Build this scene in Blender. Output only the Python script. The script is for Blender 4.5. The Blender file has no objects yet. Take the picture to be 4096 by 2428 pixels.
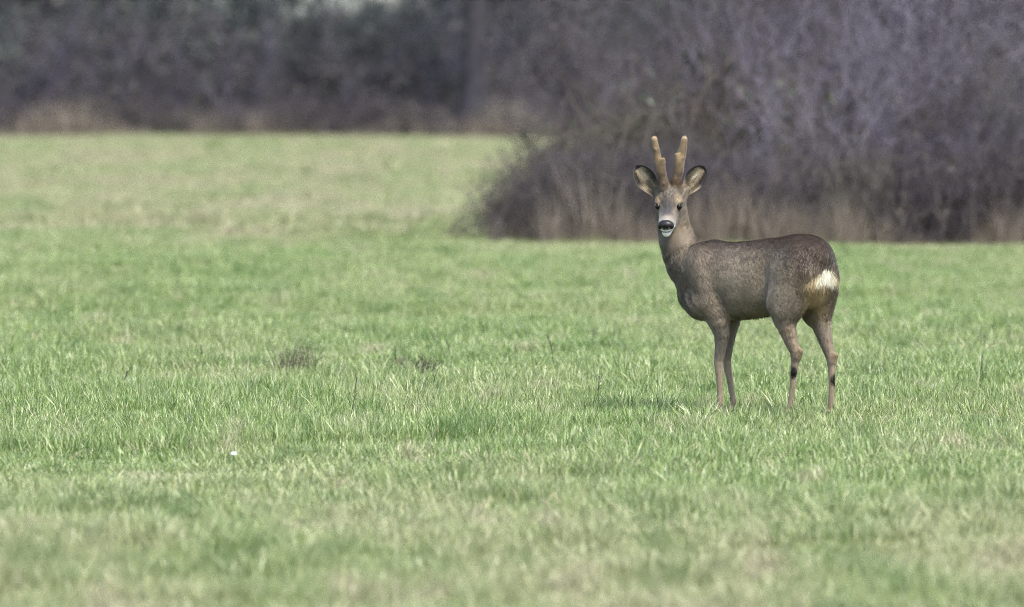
import bpy, math, random
import numpy as np
from mathutils import Vector

random.seed(7)
RNG = np.random.default_rng(7)
SC = bpy.context.scene
COL = SC.collection
R = math.radians

# ------------------------------------------------------------------ camera
CAM_H = 1.56
cam_d = bpy.data.cameras.new('camera')
cam = bpy.data.objects.new('camera', cam_d)
COL.objects.link(cam)
cam_d.lens = 400.0
cam_d.sensor_width = 36.0
cam_d.clip_start = 0.5
cam_d.clip_end = 6000.0
cam.location = (0.0, 0.0, CAM_H)
cam.rotation_euler = (R(90.0 - 1.3776), 0.0, 0.0)
cam_d.dof.use_dof = True
cam_d.dof.focus_distance = 45.95
cam_d.dof.aperture_fstop = 5.6
SC.camera = cam

# ------------------------------------------------------------------ world, sun, exposure
SUN_AZ = R(152.0)      # compass bearing of the sun (0 = +Y, clockwise)
SUN_EL = R(56.0)
world = bpy.data.worlds.new('World')
SC.world = world
world.use_nodes = True
wn = world.node_tree
bg = wn.nodes['Background']
sky = wn.nodes.new('ShaderNodeTexSky')
sky.sky_type = 'NISHITA'
sky.sun_disc = False
sky.sun_elevation = SUN_EL
sky.sun_rotation = SUN_AZ
sky.air_density = 1.0
sky.dust_density = 2.2
sky.ozone_density = 1.0
wn.links.new(sky.outputs[0], bg.inputs[0])
bg.inputs[1].default_value = 0.085
sd = bpy.data.lights.new('sun', 'SUN')
sun = bpy.data.objects.new('sun', sd)
COL.objects.link(sun)
sd.energy = 1.5
sd.angle = R(14.0)
sd.color = (1.0, 0.93, 0.80)
dirv = Vector((math.sin(SUN_AZ) * math.cos(SUN_EL), math.cos(SUN_AZ) * math.cos(SUN_EL), math.sin(SUN_EL)))
sun.rotation_euler = (-dirv).to_track_quat('-Z', 'Y').to_euler()
sun.location = (0, 0, 30)
SC.view_settings.view_transform = 'Standard'
SC.view_settings.look = 'None'
SC.view_settings.gamma = 1.0
SC.view_settings.use_curve_mapping = False
SC.view_settings.exposure = 2.35
SC.cycles.max_bounces = 4
SC.cycles.diffuse_bounces = 2
SC.cycles.glossy_bounces = 2
SC.cycles.transmission_bounces = 3
SC.cycles.transparent_max_bounces = 4
SC.cycles.use_denoising = True
SC.cycles.adaptive_threshold = 0.02
SC.cycles.denoising_prefilter = 'NONE'
SC.cycles.pixel_filter_type = 'BLACKMAN_HARRIS'
SC.cycles.filter_width = 1.0
SC.cycles.caustics_reflective = False
SC.cycles.caustics_refractive = False

# ------------------------------------------------------------------ helpers
def tag(o, label=None, cat=None, group=None, kind=None):
    if label: o['label'] = label
    if cat: o['category'] = cat
    if group: o['group'] = group
    if kind: o['kind'] = kind
    return o

def np_mesh(name, V, F, attrs=None, smooth=False, normals=None):
    """V (n,3), F (m,3) or (m,4)"""
    V = np.asarray(V, np.float32); F = np.asarray(F, np.int32)
    me = bpy.data.meshes.new(name)
    me.vertices.add(len(V)); me.vertices.foreach_set('co', V.ravel())
    k = F.shape[1]
    me.loops.add(F.size); me.loops.foreach_set('vertex_index', F.ravel())
    me.polygons.add(len(F))
    me.polygons.foreach_set('loop_start', np.arange(0, F.size, k, dtype=np.int32))
    me.polygons.foreach_set('use_smooth', np.full(len(F), smooth))
    me.update(calc_edges=True)
    for nm, arr in (attrs or {}).items():
        arr = np.asarray(arr, np.float32)
        if arr.ndim == 1:
            a = me.attributes.new(nm, 'FLOAT', 'POINT'); a.data.foreach_set('value', arr)
        else:
            if arr.shape[1] == 3:
                arr = np.concatenate([arr, np.ones((len(arr), 1), np.float32)], 1)
            a = me.attributes.new(nm, 'FLOAT_COLOR', 'POINT'); a.data.foreach_set('color', arr.ravel())
    if normals is not None:
        me.normals_split_custom_set_from_vertices(np.asarray(normals, np.float32).tolist())
    return me

def obj(name, me, mat=None, parent=None, loc=(0, 0, 0), rotz=0.0, scale=1.0):
    o = bpy.data.objects.new(name, me)
    COL.objects.link(o)
    if mat is not None and me is not None and not me.materials:
        me.materials.append(mat)
    o.parent = parent
    o.location = loc
    o.rotation_euler = (0, 0, rotz)
    o.scale = (scale, scale, scale) if not hasattr(scale, '__len__') else scale
    return o

def unit(a):
    a = np.asarray(a, float)
    return a / (np.linalg.norm(a, axis=-1, keepdims=True) + 1e-12)

def sstep(a, b, x):
    t = np.clip((x - a) / (b - a), 0, 1)
    return t * t * (3 - 2 * t)

def mixc(c, d, f):
    return c * (1 - f[:, None]) + np.asarray(d, float)[None, :] * f[:, None]

class SineNoise:
    """cheap smooth noise in [-1, 1] made of random plane waves"""
    def __init__(self, seed, freq, dim=3, n=9):
        g = np.random.default_rng(seed)
        d = unit(g.normal(size=(n, dim)))
        self.k = d * (freq * g.uniform(.6, 1.6, (n, 1)) * 2 * math.pi)
        self.p = g.uniform(0, 2 * math.pi, n)
        self.n = n
    def __call__(self, P):
        return np.sin(P @ self.k.T + self.p).sum(1) / (self.n ** .5) * .75

# ground height (metres): gentle undulation, level where the deer stands
_g1 = SineNoise(11, 1 / 9.0, 2); _g2 = SineNoise(12, 1 / 2.6, 2); _g3 = SineNoise(13, 1 / 38.0, 2)
def ground_z(x, y):
    x = np.asarray(x, float); y = np.asarray(y, float)
    P = np.stack([x.ravel(), y.ravel()], 1)
    z = .030 * _g1(P) + .014 * _g2(P) + .035 * _g3(P)
    r = np.hypot(P[:, 0] - 1.05, (P[:, 1] - 45.8) * .6)
    z = z * sstep(.5, 4.0, r)
    z = z * (1 - sstep(600, 900, np.abs(P[:, 1])))
    return z.reshape(x.shape)
def gz(x, y):
    return float(ground_z(np.array([x]), np.array([y]))[0])

# ------------------------------------------------------------------ materials
def new_mat(name):
    m = bpy.data.materials.new(name); m.use_nodes = True
    nt = m.node_tree
    return m, nt, nt.nodes['Principled BSDF'], nt.nodes, nt.links

def ramp(N, stops):
    r = N.new('ShaderNodeValToRGB')
    el = r.color_ramp.elements
    while len(el) < len(stops): el.new(.5)
    for e, (p, c) in zip(el, stops):
        e.position = p; e.color = (*c, 1)
    return r

def mixrgb(N, L, fac, a, b, mode='MIX'):
    n = N.new('ShaderNodeMix'); n.data_type = 'RGBA'; n.blend_type = mode
    for s, v in ((n.inputs[0], fac), (n.inputs[6], a), (n.inputs[7], b)):
        if hasattr(v, 'is_linked') or isinstance(v, bpy.types.NodeSocket): L.new(v, s)
        elif isinstance(v, (int, float)): s.default_value = v
        else: s.default_value = (*v, 1)
    return n.outputs[2]

def noise(N, L, vec, scale, detail=3.0, rough=.55):
    n = N.new('ShaderNodeTexNoise'); n.inputs['Scale'].default_value = scale
    n.inputs['Detail'].default_value = detail; n.inputs['Roughness'].default_value = rough
    L.new(vec, n.inputs['Vector'])
    return n.outputs['Fac']

def maprange(N, L, v, a, b, c=0.0, d=1.0):
    n = N.new('ShaderNodeMapRange'); n.clamp = True
    n.inputs[1].default_value = a; n.inputs[2].default_value = b
    n.inputs[3].default_value = c; n.inputs[4].default_value = d
    L.new(v, n.inputs[0]); return n.outputs[0]

def math_node(N, L, op, a, b):
    n = N.new('ShaderNodeMath'); n.operation = op; n.use_clamp = False
    for s, v in zip(n.inputs, (a, b)):
        if isinstance(v, (int, float)): s.default_value = v
        else: L.new(v, s)
    return n.outputs[0]

def meadow_zones(N, L):
    """where the sward is strawy or lush: one set of patches for blades and soil, in world metres"""
    geo = N.new('ShaderNodeNewGeometry')
    sep = N.new('ShaderNodeSeparateXYZ'); L.new(geo.outputs['Position'], sep.inputs[0])
    cmb = N.new('ShaderNodeCombineXYZ'); L.new(sep.outputs[0], cmb.inputs[0]); L.new(sep.outputs[1], cmb.inputs[1])
    flat = cmb.outputs[0]
    mp = N.new('ShaderNodeMapping'); mp.inputs['Scale'].default_value = (1.0, .13, 1.0); L.new(flat, mp.inputs[0])
    n1 = noise(N, L, mp.outputs[0], .75, 4.0)          # broad patches
    n2 = noise(N, L, mp.outputs[0], 3.4, 4.0)          # tussock-sized
    far = maprange(N, L, sep.outputs[1], 76, 88)       # the rough pasture beyond the mown part
    near = maprange(N, L, sep.outputs[1], 41, 33)      # drier sward in front
    return n1, n2, far, near

def grass_material(name, straw_bias=0.0):
    m, nt, P, N, L = new_mat(name)
    n1, n2, far, near = meadow_zones(N, L)
    at = N.new('ShaderNodeAttribute'); at.attribute_name = 'rnd'
    ah = N.new('ShaderNodeAttribute'); ah.attribute_name = 'hgt'
    green = ramp(N, [(0.0, (.054, .102, .019)), (.35, (.124, .196, .044)), (.7, (.215, .295, .096)), (1.0, (.42, .45, .28))])
    L.new(at.outputs['Fac'], green.inputs[0])
    yel = ramp(N, [(0.0, (.105, .150, .040)), (.4, (.185, .240, .085)), (.75, (.28, .320, .145)), (1.0, (.44, .44, .28))])
    L.new(at.outputs['Fac'], yel.inputs[0])
    straw = ramp(N, [(0.0, (.17, .145, .09)), (.5, (.31, .265, .175)), (1.0, (.47, .42, .31))])
    L.new(at.outputs['Fac'], straw.inputs[0])
    # yellowish patches
    p1 = maprange(N, L, n1, .43, .62)
    dry = math_node(N, L, 'MAXIMUM', far, math_node(N, L, 'MULTIPLY', near, .9))
    p1 = math_node(N, L, 'MAXIMUM', p1, math_node(N, L, 'MULTIPLY', dry, maprange(N, L, n1, .28, .52)))
    c = mixrgb(N, L, math_node(N, L, 'MULTIPLY', p1, .85), green.outputs[0], yel.outputs[0])
    c = mixrgb(N, L, math_node(N, L, 'MULTIPLY', far, maprange(N, L, n1, .38, .62, .15, .65)), c, straw.outputs[0])
    c = mixrgb(N, L, math_node(N, L, 'MULTIPLY', near, maprange(N, L, n1, .40, .62, .10, .50)), c, straw.outputs[0])
    p2 = maprange(N, L, math_node(N, L, 'ADD', n2, math_node(N, L, 'MULTIPLY', dry, .04)), .58, .72, 0, .65)
    c = mixrgb(N, L, p2, c, straw.outputs[0])
    if straw_bias: c = mixrgb(N, L, straw_bias, c, straw.outputs[0])
    c = mixrgb(N, L, maprange(N, L, n2, .47, .36, 0, .42), c, (.050, .108, .022))      # lush dark tussocks
    # older, yellower leaf base
    c = mixrgb(N, L, maprange(N, L, ah.outputs['Fac'], .0, .35, .4, 0.0), c, (.13, .15, .055))
    L.new(c, P.inputs['Base Color'])
    P.inputs['Roughness'].default_value = .36
    P.inputs['Specular IOR Level'].default_value = .5
    tr = N.new('ShaderNodeBsdfTranslucent'); L.new(c, tr.inputs[0])
    mx = N.new('ShaderNodeMixShader'); mx.inputs[0].default_value = .24
    L.new(P.outputs[0], mx.inputs[1]); L.new(tr.outputs[0], mx.inputs[2])
    L.new(mx.outputs[0], N['Material Output'].inputs[0])
    return m

def ground_material():
    m, nt, P, N, L = new_mat('meadow_soil')
    n1, n2, far, near = meadow_zones(N, L)
    geo = N.new('ShaderNodeNewGeometry')
    fine = noise(N, L, geo.outputs['Position'], 35, 4)
    thatch = ramp(N, [(.3, (.055, .06, .025)), (.55, (.10, .115, .045)), (.75, (.16, .14, .075))])
    L.new(fine, thatch.inputs[0])
    c = mixrgb(N, L, maprange(N, L, n1, .42, .62, .1, .6), thatch.outputs[0], (.15, .16, .065))
    L.new(c, P.inputs['Base Color'])
    P.inputs['Roughness'].default_value = .95
    P.inputs['Specular IOR Level'].default_value = .1
    b = N.new('ShaderNodeBump'); b.inputs['Strength'].default_value = .6; b.inputs['Distance'].default_value = .03
    L.new(fine, b.inputs['Height']); L.new(b.outputs[0], P.inputs['Normal'])
    return m

def bark_material(name, c0, c1, scale=9.0, rough=.85, lichen=.35):
    m, nt, P, N, L = new_mat(name)
    geo = N.new('ShaderNodeNewGeometry')
    f = noise(N, L, geo.outputs['Position'], scale, 3)
    f2 = noise(N, L, geo.outputs['Position'], .9, 2)
    r = ramp(N, [(.3, c0), (.7, c1)]); L.new(f, r.inputs[0])
    oi = N.new('ShaderNodeObjectInfo')
    hs = N.new('ShaderNodeHueSaturation')
    L.new(maprange(N, L, oi.outputs['Random'], 0, 1, .75, 1.25), hs.inputs['Value'])
    L.new(r.outputs[0], hs.inputs['Color'])
    c = mixrgb(N, L, maprange(N, L, f2, .5, .62, 0, lichen), hs.outputs[0], (.10, .10, .075))
    L.new(c, P.inputs['Base Color'])
    P.inputs['Roughness'].default_value = rough
    P.inputs['Specular IOR Level'].default_value = .2
    return m

def leaf_material(name, stops, trans=.25):
    m, nt, P, N, L = new_mat(name)
    at = N.new('ShaderNodeAttribute'); at.attribute_name = 'rnd'
    r = ramp(N, stops); L.new(at.outputs['Fac'], r.inputs[0])
    L.new(r.outputs[0], P.inputs['Base Color'])
    P.inputs['Roughness'].default_value = .55
    tr = N.new('ShaderNodeBsdfTranslucent'); L.new(r.outputs[0], tr.inputs[0])
    mx = N.new('ShaderNodeMixShader'); mx.inputs[0].default_value = trans
    L.new(P.outputs[0], mx.inputs[1]); L.new(tr.outputs[0], mx.inputs[2])
    L.new(mx.outputs[0], N['Material Output'].inputs[0])
    return m

MAT_GROUND = ground_material()
MAT_GRASS = grass_material('meadow_grass_blade')
MAT_STRAW = leaf_material('dry_straw', [(0, (.075, .062, .052)), (.5, (.165, .138, .112)), (1, (.33, .285, .225))], .3)
MAT_WITHER = leaf_material('withered_blade', [(0, (.05, .04, .03)), (.3, (.13, .10, .065)), (.6, (.30, .25, .16)), (1, (.46, .41, .29))], .3)
MAT_TWIG_F = bark_material('far_hazed_mauve_twig', (.046, .043, .062), (.098, .092, .126))  # mauve twigs, with distance haze put into the colour as a bluish lift
MAT_TWIG_P = bark_material('purple_grey_twig', (.030, .026, .033), (.072, .063, .078))
MAT_TWIG_L = bark_material('pale_lavender_twig', (.105, .097, .128), (.200, .187, .238))
MAT_TWIG_B = bark_material('brown_grey_twig', (.034, .028, .027), (.082, .068, .062))
MAT_TWIG_D = bark_material('dark_bark', (.014, .014, .019), (.034, .032, .040), lichen=.04)
MAT_LEAF_DEAD = leaf_material('dead_leaf', [(0, (.018, .015, .016)), (.5, (.038, .031, .031)), (1, (.080, .065, .058))])
MAT_LEAF_BRAMBLE = leaf_material('bramble_leaf', [(0, (.018, .024, .014)), (.5, (.034, .046, .025)), (1, (.065, .078, .045))])
MAT_LEAF_IVY = leaf_material('hazed_ivy_leaf', [(0, (.026, .034, .031)), (.5, (.046, .058, .050)), (1, (.085, .10, .088))])  # ivy green lightened towards blue: haze of the far wood painted in

# ------------------------------------------------------------------ ground sheet
def axis_coords(lo, hi, a, b, step):
    mid = list(np.arange(a, b + 1e-6, step))
    left, s, x = [], step, a
    while x > lo:
        s *= 1.6; x -= s; left.append(max(x, lo))
    right, s, x = [], step, b
    while x < hi:
        s *= 1.6; x += s; right.append(min(x, hi))
    return np.array(left[::-1] + mid + right)
gx = axis_coords(-2500, 2500, -12, 12, .4)
gy = axis_coords(-400, 4500, 24, 176, .4)
GX, GY = np.meshgrid(gx, gy)
GV = np.stack([GX.ravel(), GY.ravel(), ground_z(GX, GY).ravel()], 1)
nx_, ny_ = len(gx), len(gy)
ii = (np.arange(ny_ - 1)[:, None] * nx_ + np.arange(nx_ - 1)[None, :]).ravel()
GF = np.stack([ii, ii + 1, ii + 1 + nx_, ii + nx_], 1)
ground = obj('ground', np_mesh('ground', GV, GF, smooth=True), MAT_GROUND)
tag(ground, 'open green meadow ground running back to the wood edge', 'ground', kind='structure')

# ------------------------------------------------------------------ blades
def blades(base, length, width, az, lean, curl, twist=None, g=RNG, levels=3):
    """grass blades as curved tapering strips; returns V, F, rnd, hgt"""
    n = len(base)
    s = np.linspace(0, 1, levels + 1)
    horiz = np.stack([np.cos(az), np.sin(az), np.zeros(n)], 1)
    tw = az + math.pi / 2 + g.normal(0, .9, n) if twist is None else twist
    side = np.stack([np.cos(tw), np.sin(tw), np.zeros(n)], 1)
    P = [base]
    ang = lean.copy()
    for k in range(levels):
        d = horiz * np.sin(ang)[:, None] + np.array([0, 0, 1.0]) * np.cos(ang)[:, None]
        P.append(P[-1] + d * (length / levels)[:, None])
        ang = ang + curl / levels
    V, idx = [], []
    wprof = [.75, 1.0, .72, .4, .2]
    for k in range(levels):
        w = (width * wprof[k] * .5)[:, None]
        V += [P[k] - side * w, P[k] + side * w]
    V.append(P[levels])
    nv = 2 * levels + 1
    V = np.stack(V, 1).reshape(-1, 3)
    F = []
    for k in range(levels - 1):
        a = 2 * k
        F += [(a, a + 1, a + 3), (a, a + 3, a + 2)]
    a = 2 * (levels - 1)
    F.append((a, a + 1, a + 2))
    F = (np.arange(n)[:, None, None] * nv + np.array(F)[None]).reshape(-1, 3)
    rnd = np.repeat(g.random(n), nv)
    hh = np.array([s[k // 2] for k in range(2 * levels)] + [1.0])
    hgt = np.tile(hh, n)
    return V, F, rnd, hgt

def patch_mesh(name, size, n, lmin, lmax, wid, seed, clump=0.35):
    g = np.random.default_rng(seed)
    nc = max(3, int(n * .03))
    cx = g.uniform(-size / 2, size / 2, (nc, 2))
    pick = g.integers(0, nc, n)
    xy = np.where((g.random(n) < clump)[:, None], cx[pick] + g.normal(0, size * .045, (n, 2)), g.uniform(-size / 2, size / 2, (n, 2)))
    base = np.concatenate([xy, np.full((n, 1), -.012)], 1)
    ln = lmin + (lmax - lmin) * g.beta(2, 3, n)
    out = np.arctan2(*(xy - cx[pick])[:, ::-1].T)
    az = np.where(g.random(n) < .5, out, g.uniform(0, 2 * math.pi, n))
    V, F, r, h = blades(base, ln, wid * g.uniform(.6, 1.3, n), az, np.abs(g.normal(.18, .25, n)), g.gamma(2.0, .38, n), g=g)
    return np_mesh(name, V, F, {'rnd': r, 'hgt': h})

def tuft_mesh(name, n, rad, lmin, lmax, wid, seed, spread=.5, curl=.35):
    g = np.random.default_rng(seed)
    a = g.uniform(0, 2 * math.pi, n); rr = rad * np.sqrt(g.random(n))
    base = np.stack([np.cos(a) * rr, np.sin(a) * rr, np.full(n, -.015)], 1)
    ln = g.uniform(lmin, lmax, n)
    V, F, r, h = blades(base, ln, wid * g.uniform(.6, 1.3, n), a + g.normal(0, .5, n), np.abs(g.normal(0, spread * .6, n)) + rr / rad * spread * .5,
                        g.gamma(2.0, curl, n), g=g)
    return np_mesh(name, V, F, {'rnd': r, 'hgt': h})

def scatter(name, meshes, mat, pts, rotz, scl, var, label, cat):
    """one stuff object: blade clumps set out on points by geometry nodes"""
    coll = bpy.data.collections.new(name + '_kit')
    for i, me in enumerate(meshes):
        if not me.materials: me.materials.append(mat)
        o = bpy.data.objects.new(name + '_kit', me); o.name = '%s_kit_%02d' % (name, i)
        coll.objects.link(o)
    me = bpy.data.meshes.new(name)
    me.vertices.add(len(pts)); me.vertices.foreach_set('co', np.asarray(pts, np.float32).ravel())
    a = me.attributes.new('rot', 'FLOAT_VECTOR', 'POINT')
    rv = np.zeros((len(pts), 3), np.float32); rv[:, 2] = rotz; a.data.foreach_set('vector', rv.ravel())
    a = me.attributes.new('scl', 'FLOAT_VECTOR', 'POINT'); a.data.foreach_set('vector', np.asarray(scl, np.float32).ravel())
    a = me.attributes.new('var', 'INT', 'POINT'); a.data.foreach_set('value', np.asarray(var, np.int32))
    me.materials.append(mat)
    o = obj(name, me)
    ng = bpy.data.node_groups.new(name + '_nodes', 'GeometryNodeTree')
    ng.interface.new_socket('Geometry', in_out='INPUT', socket_type='NodeSocketGeometry')
    ng.interface.new_socket('Geometry', in_out='OUTPUT', socket_type='NodeSocketGeometry')
    N, L = ng.nodes, ng.links
    gi = N.new('NodeGroupInput'); go = N.new('NodeGroupOutput')
    ip = N.new('GeometryNodeInstanceOnPoints')
    ci = N.new('GeometryNodeCollectionInfo'); ci.inputs[0].default_value = coll
    ci.inputs['Separate Children'].default_value = True; ci.inputs['Reset Children'].default_value = True
    def attr(nm, ty):
        n = N.new('GeometryNodeInputNamedAttribute'); n.data_type = ty; n.inputs[0].default_value = nm
        return n.outputs[0]
    L.new(gi.outputs[0], ip.inputs['Points']); L.new(ci.outputs[0], ip.inputs['Instance'])
    ip.inputs['Pick Instance'].default_value = True
    L.new(attr('var', 'INT'), ip.inputs['Instance Index'])
    L.new(attr('rot', 'FLOAT_VECTOR'), ip.inputs['Rotation'])
    L.new(attr('scl', 'FLOAT_VECTOR'), ip.inputs['Scale'])
    L.new(ip.outputs[0], go.inputs[0])
    md = o.modifiers.new('scatter', 'NODES'); md.node_group = ng
    tag(o, label, cat, kind='stuff')
    return o

def half_w(y): return y * .0462 + 1.6

# ------------------------------------------------------------------ meadow grass
def build_meadow():
    g = np.random.default_rng(21)
    kits = [patch_mesh('turf', .55, 850, .028, .095, .0034, 100 + i) for i in range(7)]
    tufts = [tuft_mesh('tussock', 80, .05, .05, .145, .0034, 200 + i) for i in range(5)]
    coarse = [patch_mesh('turf_coarse', 1.2, 1200, .03, .12, .0075, 300 + i) for i in range(5)]
    meshes = kits + tufts + coarse
    P, Rz, S, Vr = [], [], [], []
    hn = SineNoise(31, 1 / 1.7, 2); hn2 = SineNoise(32, 1 / 6.0, 2)
    y = 27.0
    while y < 86:                                       # turf close enough to show blades
        hw = half_w(y)
        xs = np.arange(-hw, hw, .46)
        xs = xs + g.uniform(-.12, .12, len(xs)); ys = y + g.uniform(-.12, .12, len(xs))
        P += list(zip(xs, ys)); y += .46
    nA = len(P)
    PA = np.array(P)
    h = hn(PA) * .5 + hn2(PA) * .5
    zs = np.clip(1.0 + .55 * h, .45, 1.9) * g.uniform(.85, 1.15, nA)
    S = np.stack([np.full(nA, 1.0), np.full(nA, 1.0), zs], 1)
    Vr = g.integers(0, 7, nA)
    # tussocks in the near field
    nT = 10000
    yy = 27 + 57 * g.random(nT * 2) ** 1.4; xx = g.uniform(-1, 1, nT * 2) * half_w(yy)
    PT = np.stack([xx, yy], 1)
    keep = g.random(nT * 2) < sstep(-.3, .9, hn(PT) + .5 * hn2(PT)) * .9 + .05
    PT = PT[keep][:nT]
    st = .4 + .9 * g.beta(1.5, 2.5, len(PT)) * (1 + .35 * (np.hypot(PT[:, 0] - 1.05, (PT[:, 1] - 45.6) * .5) < .6))
    ST = np.stack([st, st, st * g.uniform(.7, 1.05, len(PT))], 1)
    VT = g.integers(7, 12, len(PT))
    # coarser turf beyond
    C = []
    y = 85.0
    while y < 172:
        hw = half_w(y)
        xs = np.arange(-hw, hw, 1.0)
        C += list(zip(xs + g.uniform(-.2, .2, len(xs)), y + g.uniform(-.2, .2, len(xs)))); y += 1.0
    C = np.array(C)
    hc = hn(C) * .4 + hn2(C) * .6
    SC_ = np.stack([np.full(len(C), 1.), np.full(len(C), 1.), np.clip(1 + .4 * hc, .5, 1.7)], 1)
    VC = g.integers(12, 17, len(C))
    A = np.concatenate([PA, PT, C]); S = np.concatenate([S, ST, SC_]); V = np.concatenate([Vr, VT, VC])
    pts = np.concatenate([A, ground_z(A[:, 0], A[:, 1])[:, None]], 1)
    scatter('grass', meshes, MAT_GRASS, pts, g.uniform(0, 2 * math.pi, len(A)), S, V,
            'short tussocky green meadow grass with straw coloured patches', 'grass')
    # odd withered blades among the green
    dk = [tuft_mesh('withered_tuft', 9, .05, .04, .15, .0034, 220 + i, .9, .5) for i in range(5)]
    n = 8500
    yy = 27 + 55 * g.random(n) ** 1.3; xx = g.uniform(-1, 1, n) * half_w(yy)
    q = np.stack([xx, yy], 1); k = g.random(n) < sstep(-.5, .9, SineNoise(33, .35, 2)(q) + .4 * hn(q)); xx, yy = xx[k], yy[k]
    sc = g.uniform(.5, 1.1, len(xx))
    scatter('withered_grass', dk, MAT_WITHER, np.stack([xx, yy, ground_z(xx, yy)], 1), g.uniform(0, 6.28, len(xx)), np.stack([sc, sc, sc], 1), g.integers(0, 5, len(xx)),
            'thin scatter of withered brown and straw blades through the meadow', 'withered grass')
build_meadow()

# ------------------------------------------------------------------ woody plants
def tubes(segs):
    """segs (n,8): p0, p1, r0, r1 -> three-sided tapering twigs"""
    S = np.asarray(segs, float)
    p0, p1, r0, r1 = S[:, :3], S[:, 3:6], S[:, 6], S[:, 7]
    d = unit(p1 - p0)
    up = np.where(np.abs(d[:, 2:3]) > .9, np.array([[1., 0, 0]]), np.array([[0, 0, 1.]]))
    a = unit(np.cross(d, up)); b = np.cross(d, a)
    V = []
    for p, r in ((p0, r0), (p1, r1)):
        for k in range(3):
            th = 2 * math.pi * k / 3
            V.append(p + (a * math.cos(th) + b * math.sin(th)) * r[:, None])
    V = np.stack(V, 1).reshape(-1, 3)
    F = []
    for k in range(3):
        j = (k + 1) % 3
        F += [(k, j, 3 + j), (k, 3 + j, 3 + k)]
    F = (np.arange(len(S))[:, None, None] * 6 + np.array(F)[None]).reshape(-1, 3)
    return V, F

def grow(g, p, d, L, r, lvl, maxlvl, out, nseg=4, wob=.22, nchild=5, up=.05, tips=None, ratio=.52):
    """a branch and its side branches, appended to out[level]"""
    step = L / nseg
    pts = [p]
    for i in range(nseg):
        d = unit(d + g.normal(0, wob, 3) + np.array([0, 0, up]))
        q = pts[-1] + d * step
        f0, f1 = 1 - .75 * i / nseg, 1 - .75 * (i + 1) / nseg
        out[lvl].append(np.concatenate([pts[-1], q, [r * f0, r * f1]]))
        if lvl < maxlvl:
            k = max(1, int(round(nchild / nseg * (0.4 if i == 0 and lvl == 0 else 1.2))))
            for _ in range(k):
                dd = unit(d + unit(g.normal(0, 1, 3)) * g.uniform(.6, 1.1))
                if dd[2] < -.3: dd[2] *= -.4
                s = pts[-1] + (q - pts[-1]) * g.random()
                grow(g, s, unit(dd), L * ratio * g.uniform(.7, 1.2), max(r * f1 * .55, .0022), lvl + 1, maxlvl, out, max(2, nseg - 1), wob * 1.1, nchild, up, tips, ratio)
        pts.append(q)
    if tips is not None and lvl >= maxlvl - 1: tips.append(pts[-1])

def leaves(g, centres, n, size, jitter):
    c = centres[g.integers(0, len(centres), n)] + g.normal(0, jitter, (n, 3))
    c[:, 2] = np.maximum(c[:, 2], .03)
    a = unit(g.normal(0, 1, (n, 3))); b = unit(np.cross(a, g.normal(0, 1, (n, 3))))
    s = size * g.uniform(.5, 1.3, n)[:, None]
    V = np.stack([c - a * s, c + b * s * .5 + a * s * .1, c + a * s, c - b * s * .5 + a * s * .1], 1).reshape(-1, 3)
    F = (np.arange(n)[:, None, None] * 4 + np.array([(0, 1, 2), (0, 2, 3)])[None]).reshape(-1, 3)
    return V, F, np.repeat(g.random(n), 4)

def shrub_meshes(seed, height, spread, nstem, nleaf, leaf_size=.035, tilt=.45, droop=.05, rt=.014, nchild=6):
    g = np.random.default_rng(seed)
    out = [[], [], [], []]; tips = []
    for i in range(nstem):
        a = g.uniform(0, 2 * math.pi); rr = spread * .3 * math.sqrt(g.random())
        d = unit(np.array([math.cos(a) * tilt * g.uniform(.1, 1.6), math.sin(a) * tilt * g.uniform(.1, 1.6), 1.0]))
        grow(g, np.array([math.cos(a) * rr, math.sin(a) * rr, -.06]), d, height * g.uniform(.6, 1.05), rt * g.uniform(.6, 1.2), 0, 2, out, 5, .14, nchild, droop, tips, .42)
    Vs, Fs = tubes(out[0]); Vt, Ft = tubes(out[1] + out[2])
    ms = np_mesh('stems', Vs, Fs); mt = np_mesh('twigs', Vt, Ft)
    ml = None
    if nleaf:
        allp = np.array([s[3:6] for s in out[1] + out[2]])
        low = allp[allp[:, 2] < height * .8] if len(allp) else allp
        V, F, r = leaves(g, low, nleaf, leaf_size, .05)
        ml = np_mesh('leaves', V, F, {'rnd': r})
    return ms, mt, ml, None, float(np.percentile(Vt[:, 2], 97))

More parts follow.
